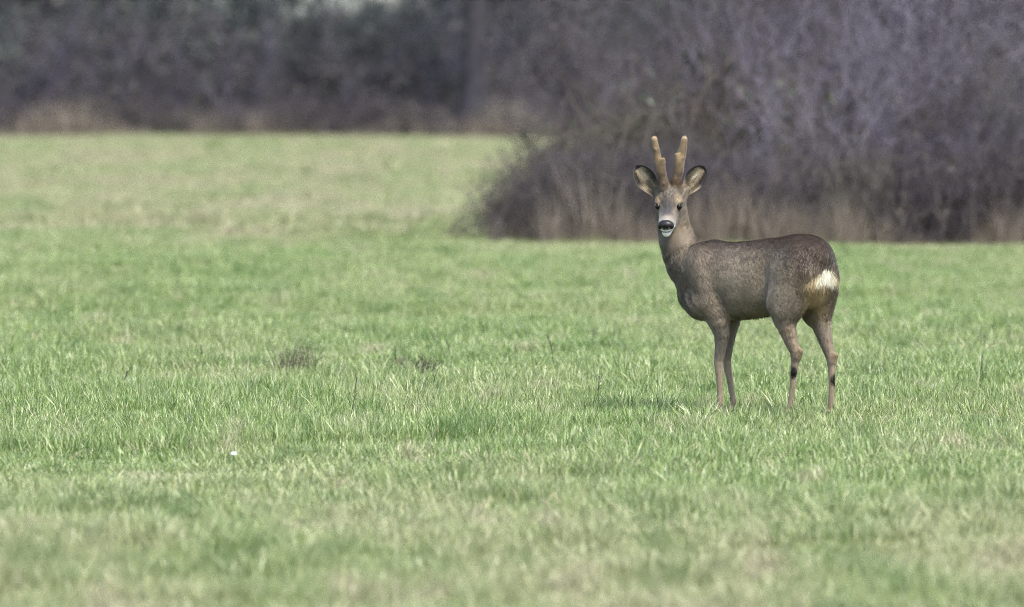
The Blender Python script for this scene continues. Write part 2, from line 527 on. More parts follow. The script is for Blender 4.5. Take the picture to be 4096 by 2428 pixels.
def cane_meshes(seed, radius, height, n, nleaf, leaf_size=.035):
    """bramble mound: arching canes that come back to the ground, with side shoots"""
    g = np.random.default_rng(seed)
    canes, shoots, pts = [], [], []
    for i in range(n):
        a = g.uniform(0, 2 * math.pi); rr = radius * .55 * math.sqrt(g.random())
        p = np.array([math.cos(a) * rr, math.sin(a) * rr, -.03])
        b = a + g.normal(0, 1.0); run = radius * g.uniform(.5, 1.1); H = height * g.uniform(.35, 1.05) * (1 - .45 * (rr / radius) ** 2)
        m = 7
        prev = p
        for k in range(1, m + 1):
            s = k / m
            q = p + np.array([math.cos(b) * run * s, math.sin(b) * run * s, H * 4 * s * (1 - s) * (1.0 if s < .5 else 1) + .02]) + g.normal(0, .03, 3)
            q[2] = max(q[2], .0)
            canes.append(np.concatenate([prev, q, [.0065, .005]]))
            for _ in range(3):
                dd = unit(g.normal(0, 1, 3) + np.array([0, 0, .4])) * g.uniform(.06, .26)
                q0 = prev + (q - prev) * g.random(); q1 = q0 + dd; q2 = q1 + dd * .6 + g.normal(0, .04, 3)
                shoots.append(np.concatenate([q0, q1, [.0035, .0028]])); shoots.append(np.concatenate([q1, q2, [.0028, .0015]]))
            pts.append(q); prev = q
    V, F = tubes(canes); V2, F2 = tubes(shoots)
    mc = np_mesh('canes', V, F); msh = np_mesh('shoots', V2, F2)
    Vl, Fl, r = leaves(g, np.array(pts), nleaf, leaf_size, .09)
    return mc, msh, np_mesh('leaves', Vl, Fl, {'rnd': r})

def woody(name, parts, loc, rz, scale, label, cat, group):
    e = bpy.data.objects.new(name, None); COL.objects.link(e)
    e.empty_display_size = .2
    e.location = loc; e.rotation_euler = (0, 0, rz); e.scale = scale
    if name == 'lavender_shrub':                      # leaning with the wind, towards +X
        import mathutils
        e.rotation_euler = (mathutils.Matrix.Rotation(R(24), 3, 'Y') @ mathutils.Matrix.Rotation(rz, 3, 'Z')).to_euler()
    tag(e, label, cat, group)
    for nm, me, mat in parts:
        if me is None: continue
        if not me.materials: me.materials.append(mat)
        o = bpy.data.objects.new(nm, me); COL.objects.link(o); o.parent = e
        if nm in ('twigs', 'shoots', 'leaves', 'stems', 'canes', 'foliage', 'limbs'): o['kind'] = 'stuff'
    return e

def build_thicket():
    g = np.random.default_rng(5)
    lav = [shrub_meshes(400 + i, 2.1, 1.2, 20, 0, rt=.008, tilt=.7, nchild=7) for i in range(3)]
    pur = [shrub_meshes(420 + i, 2.3, 1.5, 26, 900, leaf_size=.022, rt=.009, tilt=.8, nchild=7) for i in range(3)]
    brm = [cane_meshes(440 + i, .95, .8, 110, 700, .026) for i in range(3)]
    brg = [cane_meshes(460 + i, .85, .75, 90, 1500, .026) for i in range(2)]
    def put(kind, x, y, s, sz=None):
        if kind in 'lp': s = min(s, (.55 + .78 * x) / 2.15)
        if kind == 'g': s = min(s, (.5 + .72 * x) / .85)
        z = gz(x, y); sc = (s, s, sz or s); rz = g.uniform(0, 6.28)
        if kind == 'l':
            m = lav[g.integers(3)]
            woody('lavender_shrub', [('stems', m[0], MAT_TWIG_L), ('twigs', m[1], MAT_TWIG_L)], (x, y, z), rz, sc,
                  'pale lavender-grey leafless shrub in the thicket behind the deer', 'shrub', 'pale leafless shrubs of the thicket')
        elif kind == 'p':
            m = pur[g.integers(3)]
            woody('bare_shrub', [('stems', m[0], MAT_TWIG_P), ('twigs', m[1], MAT_TWIG_P), ('leaves', m[2], MAT_LEAF_DEAD)], (x, y, z), rz, sc,
                  'dark purple-brown shrub with withered leaves in the thicket behind the deer', 'shrub', 'dark shrubs of the thicket')
        elif kind == 'b':
            m = brm[g.integers(3)]
            woody('dead_bramble', [('canes', m[0], MAT_TWIG_B), ('shoots', m[1], MAT_TWIG_P), ('leaves', m[2], MAT_LEAF_DEAD)], (x, y, z), rz, sc,
                  'brown withered bramble mound along the foot of the thicket', 'bramble', 'withered brambles at the thicket foot')
        else:
            m = brg[g.integers(2)]
            woody('green_bramble', [('canes', m[0], MAT_TWIG_B), ('shoots', m[1], MAT_TWIG_B), ('leaves', m[2], MAT_LEAF_BRAMBLE)], (x, y, z), rz, sc,
                  'bramble clump with dull green leaves in the thicket', 'bramble', 'green leaved brambles of the thicket')
    # the end of the thicket tapers down to the left; it climbs and goes on to the right
    put('b', .42, 83.5, .62); put('b', .80, 84.2, .85); put('b', .95, 83.7, .8); put('b', 1.5, 83.8, .75)
    put('b', 2.1, 83.6, .8); put('b', 2.8, 83.9, .85); put('b', 3.4, 83.6, .9); put('b', 4.1, 83.8, .9); put('b', 5.0, 84, 1.0)
    put('g', 1.05, 85.6, 1.1); put('g', 1.5, 85.4, 1.35); put('g', 2.05, 86.0, 1.7); put('g', 3.7, 85.2, 1.35); put('g', 4.8, 86, 1.6)
    for x, y, s in ((1.75, 84.7, .62), (2.35, 84.8, .72), (2.75, 85.2, .9), (3.1, 84.6, .72), (3.35, 85.6, 1.05), (2.2, 86.3, 1.0), (3.9, 86.0, 1.2), (4.6, 85.2, 1.0), (1.15, 86.8, .9), (5.4, 86, 1.2)):
        put('l', x, y, s)
    for x, y, s in ((.75, 87.0, .62), (1.3, 87.6, .85), (1.8, 87.2, 1.0), (2.4, 87.6, 1.15), (2.95, 87.0, 1.15), (3.5, 87.4, 1.25), (4.2, 87.4, 1.3), (5.0, 87.5, 1.3), (3.75, 84.8, .8), (4.3, 84.6, .9), (5.7, 87, 1.3),
                    (1.6, 89.0, 1.1), (2.3, 89.4, 1.35), (3.1, 89.2, 1.45), (3.9, 89.5, 1.5), (4.8, 89.6, 1.5)):
        put('p', x, y, s)
    # dry grass along the foot
    kits = [tuft_mesh('straw_tuft', 46, .12, .2, .78, .0055, 500 + i, .28, .14) for i in range(5)]
    n = 480
    x = g.uniform(-.15, 6.2, n); y = 82.6 + np.abs(g.normal(0, 1.0, n)) + np.where(x < .2, .4, 0)
    cl = SineNoise(77, .9, 2)(np.stack([x, y * 0 + 3], 1))
    s = np.clip(.60 + .42 * cl, .2, 1.2) * g.uniform(.7, 1.15, n) * np.where(x < .5, .7, 1)
    pts = np.stack([x, y, ground_z(x, y)], 1)
    scatter('dry_grass', kits, MAT_STRAW, pts, g.uniform(0, 6.28, n), np.stack([s, s, s], 1), g.integers(0, 5, n),
            'tall dry straw coloured grass along the foot of the thicket', 'dry grass')
build_thicket()

def tree_meshes(seed, height, trunk_r, nleaf, leaf_size, low=.25):
    g = np.random.default_rng(seed)
    # trunk: a lofted, slightly leaning tapered tube with a root flare
    nr, ns = 12, 14
    V = []; cx = cy = 0.0
    centre = []
    for i in range(nr + 1):
        s = i / nr
        cx += g.normal(0, .03); cy += g.normal(0, .03)
        r = trunk_r * (1 - .72 * s) * (1 + .7 * math.exp(-s * 22))
        centre.append((cx, cy, -.15 + s * height * .9))
        for k in range(ns):
            th = 2 * math.pi * k / ns
            rr = r * (1 + .08 * math.sin(3 * th + seed) + g.normal(0, .02))
            V.append((cx + rr * math.cos(th), cy + rr * math.sin(th), -.15 + s * height * .9))
    F = [(i * ns + k, i * ns + (k + 1) % ns, (i + 1) * ns + (k + 1) % ns, (i + 1) * ns + k) for i in range(nr) for k in range(ns)]
    mt = np_mesh('trunk', V, F, smooth=True)
    out = [[], [], [], []]; tips = []
    for i in range(26):
        s = low + (1 - low) * (i + g.random()) / 26
        c = np.array(centre[min(nr, int(s * nr))]); c[2] = s * height * .88
        a = g.uniform(0, 2 * math.pi)
        d = unit(np.array([math.cos(a), math.sin(a), g.uniform(.1, .8)]))
        grow(g, c, d, height * .34 * (1.15 - .7 * s), trunk_r * .32 * (1.1 - .7 * s), 0, 2, out, 4, .2, 5, .05, tips, .5)
    segs = out[0] + out[1] + out[2]
    Vb, Fb = tubes(segs)
    ml = np_mesh('limbs', Vb, Fb)
    pts = np.array([s[3:6] for s in out[1] + out[2]])
    extra = np.array([[c[0] + g.normal(0, trunk_r), c[1] + g.normal(0, trunk_r), c[2]] for c in centre for _ in range(6)])
    Vl, Fl, r = leaves(g, np.concatenate([pts, extra]), nleaf, leaf_size, .12)
    return mt, ml, np_mesh('foliage', Vl, Fl, {'rnd': r})

def build_wood():
    g = np.random.default_rng(9)
    tr = [tree_meshes(600 + i, h, r, n, .07, low) for i, (h, r, n, low) in enumerate(((7.5, .16, 7000, .08), (8.5, .18, 4000, .12), (6.5, .13, 9000, .06), (9.0, .17, 2500, .42)))]
    far = [shrub_meshes(640 + i, 2.4, 1.6, 14, 500, .05, rt=.02, nchild=6) for i in range(3)]
    ivy = [shrub_meshes(660 + i, 2.6, 1.7, 13, 3800, .06, rt=.02, nchild=5) for i in range(2)]
    brm = [cane_meshes(680 + i, 1.1, .75, 60, 1300, .045) for i in range(2)]
    def X(px, y): return (px - 2048) / 45500.0 * y
    # trees
    spots = [(-250, 178, 0, 1.0), (120, 176, 2, 1.0), (300, 179, 0, .9), (130, 184, 1, .9), (-900, 182, 3, 1.0), (2330, 183, 2, 1.0), (1890, 167.6, 3, 1.15), (2250, 178, 0, .9),
             (2480, 175, 2, 1.0), (2850, 180, 0, 1.0), (3300, 178, 1, 1.1), (3700, 181, 2, 1.1), (4200, 178, 0, 1.1), (-600, 180, 1, 1.1), (-100, 189, 1, 1.0), (60, 190, 2, 1.0), (2600, 188, 2, 1.1), (4700, 179, 2, 1.0)]
    for px, y, k, s in spots:
        x = X(px, y); m = tr[k]
        lab = ['ivy-grown dark tree at the far wood edge', 'slender dark tree with a bare trunk at the far wood edge', 'bushy dark evergreen tree at the far wood edge', 'tall open-crowned tree at the far wood edge'][k]
        grp = ['ivy-grown trees of the far wood', 'slender trees of the far wood', 'evergreen trees of the far wood', 'open-crowned trees of the far wood'][k]
        if px == 1890: lab, grp = 'dark upright tree trunk standing forward at the end of the far hedge', None
        e = bpy.data.objects.new('tree', None); COL.objects.link(e)
        e.location = (x, y, gz(x, y)); e.rotation_euler = (0, 0, g.uniform(0, 6.28)); e.scale = (s, s, s)
        tag(e, lab, 'tree', grp)
        for nm, me, mat in (('trunk', m[0], MAT_TWIG_D), ('limbs', m[1], MAT_TWIG_D), ('crown', m[2], MAT_LEAF_IVY)):
            if not me.materials: me.materials.append(mat)
            o = bpy.data.objects.new(nm, me); COL.objects.link(o); o.parent = e
            if nm != 'trunk': o['kind'] = 'stuff'
    # hedge of shrubs in front of the trees; lower where the sky shows through
    px = -500
    while px < 4700:
        for row, y0 in ((0, 168.5), (1, 171.5), (2, 175)):
            y = y0 + g.uniform(-.8, .8); p = px + g.uniform(-60, 60) + row * 70
            s = g.uniform(.85, 1.15) * (.8 if row == 0 else 1.05 if row == 1 else 1.25)
            gap = 780 < p < 1780
            x = X(p, y)
            kind = g.random()
            if row == 2 or kind < (.15 if row == 0 else .45):
                m = ivy[g.integers(2)]
                s = ((2.0 if 1100 < p < 1320 else 2.2) if gap else s * 2.75) / m[4]
                woody('leafy_shrub', [('stems', m[0], MAT_TWIG_D), ('twigs', m[1], MAT_TWIG_D), ('leaves', m[2], MAT_LEAF_IVY)], (x, y, gz(x, y)), g.uniform(0, 6.28), (s, s, s),
                      'dark green leafy shrub in the far hedge under the trees', 'shrub', 'leafy shrubs of the far hedge')
            else:
                m = far[g.integers(3)]
                s = ((2.0 if 1100 < p < 1320 else 2.2) if gap else s * 2.6) / m[4]
                woody('bare_hedge_shrub', [('stems', m[0], MAT_TWIG_F), ('twigs', m[1], MAT_TWIG_F), ('leaves', m[2], MAT_LEAF_DEAD)], (x, y, gz(x, y)), g.uniform(0, 6.28), (s, s, s),
                      'purple-grey leafless shrub in the far hedge beyond the meadow', 'shrub', 'leafless shrubs of the far hedge')
        px += 230
    px = -420
    while px < 4500:
        y = 166.6 + g.uniform(-.5, .5); x = X(px, y); s = g.uniform(.6, 1.0); m = brm[g.integers(2)]
        woody('hedge_bramble', [('canes', m[0], MAT_TWIG_B), ('shoots', m[1], MAT_TWIG_P), ('leaves', m[2], MAT_LEAF_DEAD)], (x, y, gz(x, y)), g.uniform(0, 6.28), (s, s, s * .9),
              'low brown bramble along the foot of the far hedge', 'bramble', 'brambles at the far hedge foot')
        px += 300 + g.uniform(-60, 60)
    kits = [tuft_mesh('straw_tuft_far', 50, .2, .25, .95, .009, 540 + i, .3, .14) for i in range(4)]
    n = 380
    x = g.uniform(-9.5, 9.5, n); y = 165.2 + np.abs(g.normal(0, 1.3, n))
    cl = SineNoise(78, .55, 2)(np.stack([x, y * 0 + 3], 1))
    s = np.clip(.40 + .38 * cl, .12, .9) * g.uniform(.7, 1.15, n)
    pts = np.stack([x, y, ground_z(x, y)], 1)
    scatter('hedge_foot_grass', kits, MAT_STRAW, pts, g.uniform(0, 6.28, n), np.stack([s, s, s], 1), g.integers(0, 4, n),
            'pale withered grass fringe along the foot of the far hedge', 'dry grass')
build_wood()

# ------------------------------------------------------------------ deer
# local frame: X right, Y away, Z up, origin on the ground; t runs from rump to chest, w to the deer's right
CT, ST_ = math.cos(R(43)), math.sin(R(43))
XR = 1.255
def B(t, w, z): return np.array([XR - CT * t + ST_ * w, ST_ * t + CT * w, z])
FWD = np.array([-CT, ST_, 0.0]); RGT = np.array([ST_, CT, 0.0]); UP = np.array([0, 0, 1.0])
def tw(P): return -CT * (P[..., 0] - XR) + ST_ * P[..., 1], ST_ * (P[..., 0] - XR) + CT * P[..., 1]

HO = np.array([.634, .455, .843])         # head frame at the eye line
_yaw, _pit = R(9), R(38)
HF = np.array([-math.sin(_yaw) * math.cos(_pit), -math.cos(_yaw) * math.cos(_pit), -math.sin(_pit)])
HR = np.array([math.cos(_yaw), -math.sin(_yaw), 0.0])
HU = np.cross(HF, HR); HU = -HU if HU[2] < 0 else HU
def Hd(a, b, c): return HO + HF * a + HR * b + HU * c
def head_coords(P):
    q = P - HO
    return q @ HF, q @ HR, q @ HU

class Field:
    def __init__(self, lo, hi, h):
        self.lo = np.array(lo, float); self.h = h
        self.n = np.ceil((np.array(hi) - self.lo) / h).astype(int) + 1
        self.F = np.full(self.n, 1.0, np.float32)
    def sub(self, lo, hi):
        a = np.clip(np.floor((np.array(lo) - self.lo) / self.h).astype(int), 0, self.n - 1)
        b = np.clip(np.ceil((np.array(hi) - self.lo) / self.h).astype(int) + 1, 1, self.n)
        sl = tuple(slice(i, j) for i, j in zip(a, b))
        ax = [self.lo[k] + self.h * np.arange(a[k], b[k]) for k in range(3)]
        return sl, np.stack(np.meshgrid(*ax, indexing='ij'), -1).astype(np.float32)
    def union(self, sl, d, k):
        f = self.F[sl]
        if k <= 0: self.F[sl] = np.minimum(f, d); return
        h = np.clip(.5 + .5 * (f - d) / k, 0, 1)
        self.F[sl] = f * (1 - h) + d * h - k * h * (1 - h)
    def carve(self, sl, d, k):
        f = self.F[sl]
        h = np.clip(.5 - .5 * (f + d) / k, 0, 1)
        self.F[sl] = f * (1 - h) + (-d) * h + k * h * (1 - h)
    def ell(self, c, axes, r, k=.02, carve=False):
        c = np.asarray(c, float); M = np.asarray(axes, float); r = np.asarray(r, float)
        ext = np.sqrt(((M * r[:, None]) ** 2).sum(0)) + k * 1.5 + .01
        sl, P = self.sub(c - ext, c + ext)
        q = (P - c.astype(np.float32)) @ M.T.astype(np.float32)
        k0 = np.sqrt(((q / r.astype(np.float32)) ** 2).sum(-1)); k1 = np.sqrt(((q / (r * r).astype(np.float32)) ** 2).sum(-1)) + 1e-6
        d = k0 * (k0 - 1) / k1
        (self.carve if carve else self.union)(sl, d, k)
    def chain(self, pts, rad, k=.02, flat=None):
        """round cones along a polyline; flat=(axis, s): s<1 squeezes along that axis"""
        pts = np.array([np.asarray(p, float) for p in pts])
        m = max(rad) + k * 1.5 + .01
        sl, P = self.sub(pts.min(0) - m, pts.max(0) + m)
        D = None
        for a, b, ra, rb in zip(pts[:-1], pts[1:], rad[:-1], rad[1:]):
            v = (b - a); q = P - a.astype(np.float32)
            t = np.clip((q @ v.astype(np.float32)) / (v @ v), 0, 1)
            e = q - t[..., None] * v.astype(np.float32)
            s = 1.0
            if flat is not None:
                ax, s = flat; ax = np.asarray(ax, np.float32)
                e = e + ((1 / s - 1) * (e @ ax))[..., None] * ax
            d = (np.sqrt((e ** 2).sum(-1)) - (ra + (rb - ra) * t)) * min(s, 1.0)
            D = d if D is None else np.minimum(D, d)
        self.union(sl, D, k)
    def mesh(self):
        F = self.F; S = F < 0
        n = np.array(F.shape)
        c = np.zeros(n - 1, np.int8)
        for dx in (0, 1):
            for dy in (0, 1):
                for dz in (0, 1):
                    c += S[dx:n[0] - 1 + dx, dy:n[1] - 1 + dy, dz:n[2] - 1 + dz]
        act = (c > 0) & (c < 8)
        I = np.argwhere(act)
        idx = np.full(act.shape, -1, np.int32); idx[act] = np.arange(len(I))
        corners = np.array([(x, y, z) for x in (0, 1) for y in (0, 1) for z in (0, 1)])
        vals = np.stack([F[I[:, 0] + c_[0], I[:, 1] + c_[1], I[:, 2] + c_[2]] for c_ in corners], 1)
        acc = np.zeros((len(I), 3)); cnt = np.zeros(len(I))
        for i in range(8):
            for j in range(i + 1, 8):
                if np.abs(corners[i] - corners[j]).sum() != 1: continue
                a, b = vals[:, i], vals[:, j]
                x = (a < 0) != (b < 0)
                t = np.where(x, a / np.where(x, a - b, 1), 0)
                acc += np.where(x[:, None], corners[i] + t[:, None] * (corners[j] - corners[i]), 0); cnt += x
        V = self.lo + self.h * (I + acc / cnt[:, None])
        Q = []
        for ax in range(3):
            u, v = [(1, 2), (2, 0), (0, 1)][ax]
            sl0 = [slice(1, -1)] * 3; sl1 = [slice(1, -1)] * 3
            sl0[ax] = slice(0, -1); sl1[ax] = slice(1, None)
            a = S[tuple(sl0)]; b = S[tuple(sl1)]
            E = np.argwhere(a != b)
            flip = b[tuple(E.T)]
            base = E.copy()
            for k in (u, v): base[:, k] += 1
            def at(du, dv):
                q = base.copy(); q[:, u] -= du; q[:, v] -= dv
                return idx[tuple(q.T)]
            q = np.stack([at(1, 1), at(0, 1), at(0, 0), at(1, 0)], 1)
            q[flip] = q[flip][:, ::-1]
            Q.append(q)
        Q = np.concatenate(Q); Q = Q[(Q >= 0).all(1)]
        return V, Q

def smooth_mesh(V, Q, it=2, lam=.5):
    E = np.concatenate([Q[:, [0, 1]], Q[:, [1, 2]], Q[:, [2, 3]], Q[:, [3, 0]]]); E = np.concatenate([E, E[:, ::-1]])
    deg = np.bincount(E[:, 0], minlength=len(V))[:, None]
    for i in range(it):
        for l in (lam, -lam * 1.04):
            s = np.stack([np.bincount(E[:, 0], V[E[:, 1], k], len(V)) for k in range(3)], 1) / np.maximum(deg, 1)
            V = V + l * (s - V)
    return V

def vnormals(V, Q):
    T = np.concatenate([Q[:, :3], Q[:, [0, 2, 3]]]) if Q.shape[1] == 4 else Q
    fn = np.cross(V[T[:, 1]] - V[T[:, 0]], V[T[:, 2]] - V[T[:, 0]])
    n = np.zeros_like(V)
    for k in range(3):
        for c in range(3):
            n[:, c] += np.bincount(T[:, k], fn[:, c], len(V))
    return unit(n), T, np.linalg.norm(fn, axis=1) / 2

TS = np.array([-.02, .0, .03, .08, .17, .29, .40, .50, .60, .68, .74, .79, .83])
ZT = np.array([.645, .668, .700, .722, .729, .722, .709, .703, .702, .690, .665, .615, .570])
ZB = np.array([.500, .480, .455, .442, .432, .413, .398, .388, .394, .404, .420, .445, .470])
HW = np.array([.060, .078, .094, .102, .103, .108, .120, .120, .108, .096, .080, .060, .040])

def build_body_field():
    f = Field((.46, -.16, -.01), (1.40, .68, 1.0), .004)
    sl, P = f.sub((.46, -.16, .3), (1.40, .68, .80))
    t, w = tw(P); z = P[..., 2]
    zt = np.interp(t, TS, ZT); zb = np.interp(t, TS, ZB); hw = np.interp(t, TS, HW)
    zc = zb + (zt - zb) * .54; hz = np.where(z > zc, zt - zc, zc - zb)
    e = 2.05
    rr = (np.abs(w / hw) ** e + np.abs((z - zc) / hz) ** e) ** (1 / e)
    d = (rr - 1) * np.minimum(hw, hz) * .95
    def smax(a, b, k):
        h = np.clip(.5 - .5 * (a - b) / k, 0, 1); return a * (1 - h) + b * h + k * h * (1 - h)
    d = smax(d, -t - .0, .07); d = smax(d, t - .752, .08)
    f.union(sl, d.astype(np.float32), 0)
    AX = np.stack([FWD, RGT, UP])
    def tilt(deg):                                   # rotate fwd/up axes in the sagittal plane
        c, s = math.cos(R(deg)), math.sin(R(deg))
        return np.stack([FWD * c + UP * s, RGT, -FWD * s + UP * c])
    for s in (-1, 1):
        f.ell(B(.575, s * .082, .555), tilt(-22), (.070, .050, .150), .016)         # shoulder blade
        f.ell(B(.600, s * .080, .460), tilt(35), (.085, .050, .055), .016)          # upper arm
        f.ell(B(.055, s * .050, .560), AX, (.055, .050, .085), .02)                 # buttock
    f.ell(B(.125, -.072, .535), tilt(14), (.104, .060, .165), .008)                 # left thigh
    f.ell(B(.105, .070, .535), tilt(8), (.100, .054, .165), .016)
    f.ell(B(.165, -.092, .455), tilt(25), (.062, .034, .085), .03)                  # stifle
    f.ell(B(.120, .088, .450), tilt(18), (.058, .034, .085), .03)
    f.ell(B(.115, 0, .660), AX, (.125, .085, .070), .04)                                # croup
    for s in (-1, 1):
        f.ell(B(.252, s * .128, .560), tilt(12), (.026, .034, .115), .028, carve=True)      # flank hollow
        f.ell(B(.474, s * .128, .445), tilt(-12), (.018, .034, .070), .022, carve=True)     # behind the elbow
        f.ell(B(.675, s * .118, .545), tilt(-30), (.020, .030, .10), .03, carve=True)      # before the shoulder
    for s in (-1, 1):
        f.ell(B(.300, s * .128, .405), tilt(6), (.135, .052, .050), .03, carve=True)          # tucked lower flank
    # hind legs
    f.chain([B(.150, -.078, .43), B(.138, -.076, .365), B(.120, -.074, .315), B(.097, -.072, .272), B(.100, -.071, .23), B(.110, -.070, .18), B(.113, -.070, .136), B(.122, -.070, .085), B(.128, -.070, .058), B(.140, -.070, .028)],
            [.056, .040, .0295, .0240, .0185, .0145, .0130, .0122, .0132, .013], .016, (RGT, .8))
    f.chain([B(.068, -.072, .277), B(.084, -.072, .25)], [.0080, .0105], .016)        # point of hock
    f.chain([B(.100, .075, .43), B(.084, .074, .365), B(.062, .073, .305), B(.036, .072, .25), B(.030, .071, .20), B(.029, .070, .136), B(.033, .070, .085), B(.037, .070, .058), B(.048, .070, .028)],
            [.056, .040, .0285, .0228, .0165, .0134, .0122, .0132, .013], .016, (RGT, .8))
    f.chain([B(.008, .072, .257), B(.022, .072, .232)], [.0080, .0105], .016)
    # fore legs
    f.chain([B(.540, -.082, .45), B(.510, -.072, .385), B(.502, -.064, .335), B(.508, -.062, .285), B(.522, -.061, .225), B(.520, -.060, .200), B(.516, -.060, .16), B(.514, -.060, .09), B(.512, -.060, .058), B(.526, -.060, .028)],
            [.058, .047, .0345, .0262, .0205, .0198, .0160, .0135, .0138, .013], .02, (RGT, .8))
    f.chain([B(.590, .080, .45), B(.575, .070, .385), B(.575, .062, .335), B(.578, .058, .285), B(.582, .055, .225), B(.578, .055, .200), B(.568, .055, .16), B(.552, .055, .09), B(.545, .055, .058), B(.555, .055, .028)],
            [.058, .044, .0325, .0250, .0192, .0184, .0148, .0126, .0132, .013], .02, (RGT, .8))
    for t_, w_ in ((.140, -.070), (.048, .070), (.526, -.060), (.555, .055)):      # hooves: two cleaves each
        for s in (-1, 1):
            f.chain([B(t_ - .006, w_ + s * .007, .030), B(t_ + .018, w_ + s * .008, .008)], [.0095, .0085], .006)
    # neck
    def W(x, y, z): return np.array([x, y, z])
    f.chain([B(.60, 0, .60), B(.68, 0, .585), W(.716, .500, .615), W(.692, .512, .655), W(.670, .518, .705), W(.656, .520, .755), W(.650, .512, .805), W(.642, .485, .850)],
            [.100, .099, .093, .082, .072, .066, .061, .052], .035)
    f.chain([B(.700, 0, .50), W(.712, .500, .575), W(.678, .505, .64), W(.652, .500, .70)], [.060, .054, .050, .043], .03)   # throat and breast line
    f.chain([B(.705, -.01, .480), B(.665, -.01, .445)], [.054, .052], .03)             # brisket
    # head
    HA = np.stack([HF, HR, HU])
    f.ell(Hd(-.042, 0, .002), HA, (.064, .057, .054), .02)                           # cranium
    f.ell(Hd(-.055, 0, .030), HA, (.040, .040, .034), .02)                           # frontal boss
    f.chain([Hd(-.02, 0, -.012), Hd(.04, 0, -.012), Hd(.082, 0, -.010), Hd(.103, 0, -.008)], [.046, .037, .0300, .0265], .015)
    f.chain([Hd(-.035, 0, -.055), Hd(.03, 0, -.048), Hd(.114, 0, -.040)], [.043, .032, .0165], .02)   # lower jaw
    for s in (-1, 1):
        f.ell(Hd(-.028, s * .032, -.034), HA, (.048, .027, .042), .02)               # cheek
        f.ell(Hd(-.012, s * .043, .020), HA, (.022, .013, .012), .010)               # brow
        f.ell(Hd(.080, s * .018, -.017), HA, (.032, .017, .019), .010)               # lip pad
        f.ell(Hd(.0135, s * .0535, .0115), HA, (.0150, .0105, .0100), .004, carve=True)  # eye socket
        f.chain([Hd(-.062, s * .026, .045), Hd(-.078, s * .028, .078)], [.024, .021], .014)  # pedicle
        f.chain([Hd(-.070, s * .045, .004), Hd(-.090, s * .060, .016)], [.024, .017], .018)  # ear root
    return f

